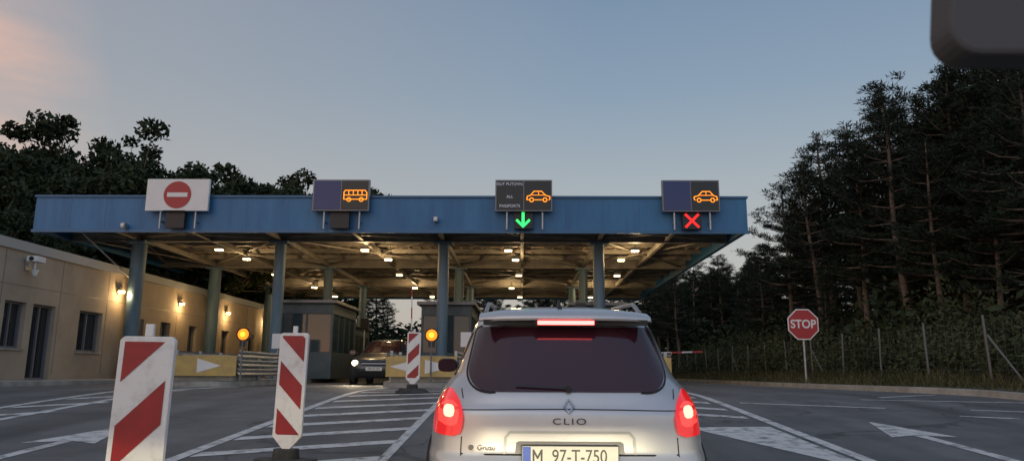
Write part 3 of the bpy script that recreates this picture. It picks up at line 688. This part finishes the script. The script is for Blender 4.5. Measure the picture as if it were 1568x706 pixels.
b.box(-.265,.265,yp,yp+.012,.55,.665,'black'); b.box(-.26,.26,yp-.004,yp-.0005,.5535,.6615,'plate'); b.box(-.258,-.215,yp-.006,yp-.0045,.556,.659,'plateblue')
pl=b.build('number_plate',parent=car)
# plate characters: 'M' is drawn with separate strokes, the rest with lettering
b=MB(); mx0,mz0,mw,mh=-.200,.571,.044,.070
for pts in ([(mx0,mz0),(mx0,mz0+mh)],[(mx0+mw,mz0),(mx0+mw,mz0+mh)],[(mx0,mz0+mh),(mx0+mw/2,mz0+mh*.42)],[(mx0+mw,mz0+mh),(mx0+mw/2,mz0+mh*.42)]): b.ribbon(pts,.010,yp-.006-.0002*len(b.v)/4,'badge')
b.build('plate_letter',parent=pl)
text('plate_text','97-T-750',.098,(.050,yp-.006,.607),'badge',pl,sx=.82,bold=.0004); text('plate_country','BIH',.024,(-.2365,yp-.0075,.572),'plate',pl)
CY=4.2; car.location=(.265,CY,gz(CY)+.005); car.rotation_euler=(math.atan(.058),0,0)

tab2=[(.20,.78,.12,4.2),(.28,.84,.03,4.25),(.50,.88,.0,4.3),(.66,.885,.03,4.3),(.78,.88,.12,4.25),(.86,.87,.30,4.2),(.93,.85,.65,4.15),(1.0,.80,1.05,4.1),(1.08,.76,1.2,4.05),(1.25,.70,1.5,3.9),(1.42,.62,1.85,3.7),(1.49,.55,2.1,3.5),(1.52,.40,2.4,3.2),(1.535,.2,2.7,3.0)]
B2=Body(tab2,[(.2,5.5),(.9,5),(1.1,4),(1.53,3)])
b=MB(); B2.mesh(b,'dkpaint',levels=70,N=112)
B2.patch(b,rrows(1.04,1.43,.70,.58,.03,.03),'carglass',off=.006,nc=18)
B2.patch(b,[(.60,-.40,.40),(.66,-.46,.46),(.72,-.44,.44)],'gap',off=.01); B2.patch(b,[(.27,-.5,.5),(.33,-.6,.6),(.42,-.55,.55)],'gap',off=.01)
B2.rib(b,[(-.42,.66),(.42,.66)],.015,'chrome',off=.014)
for sg in(-1,1):
    B2.patch(b,both([(.62,.55,.76),(.68,.52,.80),(.75,.55,.79)],sg),'head2',off=.012,nc=8)
    y_=B2.rear(sg*.64,.68,.03)[1]; b.cyl((sg*.64,y_+.02,.68),(sg*.64,y_-.012,.68),.085,'head',n=20)
    b.box(sg*.98-.09,sg*.98+.09,1.25,1.36,.98,1.1,'dkpaint'); b.cyl((sg*.8,1.32,1.0),(sg*.95,1.32,1.02),.025,'black',n=6)
    B2.sidepatch(b,[(z,1.5+1.0*(z-1.05),3.6) for z in np.linspace(1.05,1.42,6)],'carglass',sg)
y_=B2.rear(0,.5,.02)[1]; b.box(-.26,.26,y_-.004,y_+.01,.44,.55,'plate')
wheels(b,.875,.8,3.4,.31)
car2=b.build('oncoming_car',(-4.70,23.8,.005)); text('plate_text','E94-M-107',.1,(0,y_-.007,.495),'badge',car2,sx=.85)
for sg in(-1,1):
    l=bpy.data.lights.new('beam','SPOT'); l.energy=160; l.color=(1,.82,.55); l.spot_size=math.radians(80); l.spot_blend=.8; l.shadow_soft_size=.05
    lo=bpy.data.objects.new('headlight_beam',l); lo.location=(sg*.64,-.1,.66); lo.rotation_euler=(math.radians(82),0,PI); lo.parent=car2; col.objects.link(lo)

# ------------------------------------------------------------------ headlamps of the viewer's own vehicle
for sx in(-.62,.62):
    b=MB(); zl=gz(1.6)+.64
    b.box(-.1,.1,-.06,.16,.010,.024,'black'); b.box(-.1,.1,-.08,-.06,-.1,.024,'black'); b.box(-.115,-.1,-.08,.12,-.1,.024,'grey'); b.box(.1,.115,-.08,.12,-.1,.024,'grey'); b.box(-.1,.1,-.06,.05,-.115,-.1,'grey')  # unseen housing added to shape the beam; top plate makes its cutoff
    o=b.build('headlamp_shroud',(sx+.1,1.5,zl),rot=(math.atan(.024),0,0))
    l=bpy.data.lights.new('beam','SPOT'); l.energy=170; l.color=(1,.87,.55); l.spot_size=math.radians(110); l.spot_blend=.6; l.shadow_soft_size=.005
    lo=bpy.data.objects.new('headlamp_bulb',l); lo.location=(0,-.02,0); lo.rotation_euler=(math.radians(84),0,0); lo.parent=o; col.objects.link(lo)

# ------------------------------------------------------------------ interior rear-view mirror
b=MB(); x0,x1,z0,z1,r=.306,.52,.626,.72,.024; pts=[]
for cx_,cz_,a0 in((x0+r,z0+r,PI),(x1-r,z0+r,1.5*PI),(x1-r,z1-r,0),(x0+r,z1-r,.5*PI)):
    for t in np.linspace(0,PI/2,7): pts.append((cx_+r*math.cos(a0+t),cz_+r*math.sin(a0+t)))
pts=[(x+(.012*(z-z0)/(z1-z0)*(1 if x<.4 else -1)),z) for x,z in pts]
b.prism(pts,.5,.53,'mirrorp'); b.cyl((.41,.53,.68),(.43,.62,.76),.01,'black',n=10)
b.build('rear_view_mirror',bevel=.004)

# ------------------------------------------------------------------ world
w=bpy.data.worlds.new('World'); scene.world=w; w.use_nodes=True; nt=w.node_tree; nt.nodes.clear()
out=nt.nodes.new('ShaderNodeOutputWorld'); add=nt.nodes.new('ShaderNodeAddShader')
sky=nt.nodes.new('ShaderNodeTexSky'); sky.sky_type='NISHITA'; sky.sun_disc=False; sky.sun_elevation=math.radians(2); sky.sun_rotation=math.radians(200)
b1=nt.nodes.new('ShaderNodeBackground'); b1.inputs['Strength'].default_value=.05; nt.links.new(sky.outputs[0],b1.inputs['Color'])
tc=nt.nodes.new('ShaderNodeTexCoord'); sep=nt.nodes.new('ShaderNodeSeparateXYZ'); nt.links.new(tc.outputs['Generated'],sep.inputs[0])
rp=nt.nodes.new('ShaderNodeValToRGB'); e=rp.color_ramp.elements
e[0].position=0; e[0].color=(.38,.36,.36,1); e[1].position=1; e[1].color=(.16,.22,.33,1)
for p,c in((.14,(.39,.39,.405)),(.25,(.31,.35,.40)),(.36,(.21,.285,.385)),(.50,(.15,.225,.345))):
    q=e.new(p); q.color=(*c,1)
nt.links.new(sep.outputs['Z'],rp.inputs['Fac'])
mr=nt.nodes.new('ShaderNodeMapRange'); mr.inputs[1].default_value=.1; mr.inputs[2].default_value=-.75; mr.inputs[3].default_value=0; mr.inputs[4].default_value=.65
nt.links.new(sep.outputs['X'],mr.inputs[0])
mx=nt.nodes.new('ShaderNodeMix'); mx.data_type='RGBA'; nt.links.new(mr.outputs[0],mx.inputs['Factor']); nt.links.new(rp.outputs['Color'],mx.inputs[6]); mx.inputs[7].default_value=(.40,.355,.335,1)
mp=nt.nodes.new('ShaderNodeMapping'); mp.inputs['Scale'].default_value=(2.0,2.0,9.0); mp.inputs['Location'].default_value=(.3,.1,.55); nt.links.new(tc.outputs['Generated'],mp.inputs['Vector'])
nz=nt.nodes.new('ShaderNodeTexNoise'); nz.inputs['Scale'].default_value=1.6; nz.inputs['Detail'].default_value=6; nt.links.new(mp.outputs[0],nz.inputs['Vector'])
cr=nt.nodes.new('ShaderNodeMapRange'); cr.inputs[1].default_value=.34; cr.inputs[2].default_value=.62; nt.links.new(nz.outputs['Fac'],cr.inputs[0])
xm=nt.nodes.new('ShaderNodeMapRange'); xm.inputs[1].default_value=-.48; xm.inputs[2].default_value=-.58; nt.links.new(sep.outputs['X'],xm.inputs[0])
zm=nt.nodes.new('ShaderNodeMapRange'); zm.inputs[1].default_value=.43; zm.inputs[2].default_value=.33; nt.links.new(sep.outputs['Z'],zm.inputs[0])
m1=nt.nodes.new('ShaderNodeMath'); m1.operation='MULTIPLY'; m2=nt.nodes.new('ShaderNodeMath'); m2.operation='MULTIPLY'
nt.links.new(cr.outputs[0],m1.inputs[0]); nt.links.new(xm.outputs[0],m1.inputs[1]); nt.links.new(m1.outputs[0],m2.inputs[0]); nt.links.new(zm.outputs[0],m2.inputs[1])
mx2=nt.nodes.new('ShaderNodeMix'); mx2.data_type='RGBA'; nt.links.new(m2.outputs[0],mx2.inputs['Factor']); nt.links.new(mx.outputs[2],mx2.inputs[6]); mx2.inputs[7].default_value=(.78,.46,.34,1)
br=nt.nodes.new('ShaderNodeMapRange'); br.inputs[1].default_value=.35; br.inputs[2].default_value=-.4; br.inputs[3].default_value=1; br.inputs[4].default_value=1.9; nt.links.new(sep.outputs['Y'],br.inputs[0])
b2=nt.nodes.new('ShaderNodeBackground'); nt.links.new(mx2.outputs[2],b2.inputs['Color']); nt.links.new(br.outputs[0],b2.inputs['Strength'])
nt.links.new(b1.outputs[0],add.inputs[0]); nt.links.new(b2.outputs[0],add.inputs[1]); nt.links.new(add.outputs[0],out.inputs['Surface'])

sun=bpy.data.lights.new('sun','SUN'); sun.energy=.3; sun.angle=math.radians(40); sun.color=(1,.85,.72)
so=bpy.data.objects.new('sun',sun); so.rotation_euler=(math.radians(50),0,math.radians(-20)); col.objects.link(so)

# ------------------------------------------------------------------ camera
cam=bpy.data.cameras.new('camera'); cam.sensor_width=36; cam.lens=36*1130/1568; cam.clip_start=.02; cam.clip_end=3000
co=bpy.data.objects.new('camera',cam)
R_=Matrix.Rotation(math.radians(.8),4,'Z')@Matrix.Rotation(math.radians(90+10.9),4,'X')@Matrix.Rotation(math.radians(.3),4,'Z')
co.matrix_world=Matrix.Translation((0,0,.4))@R_
cam.dof.use_dof=True; cam.dof.focus_distance=9; cam.dof.aperture_fstop=9
col.objects.link(co); scene.camera=co
scene.view_settings.view_transform='Standard'; scene.view_settings.look='None'; scene.view_settings.exposure=0
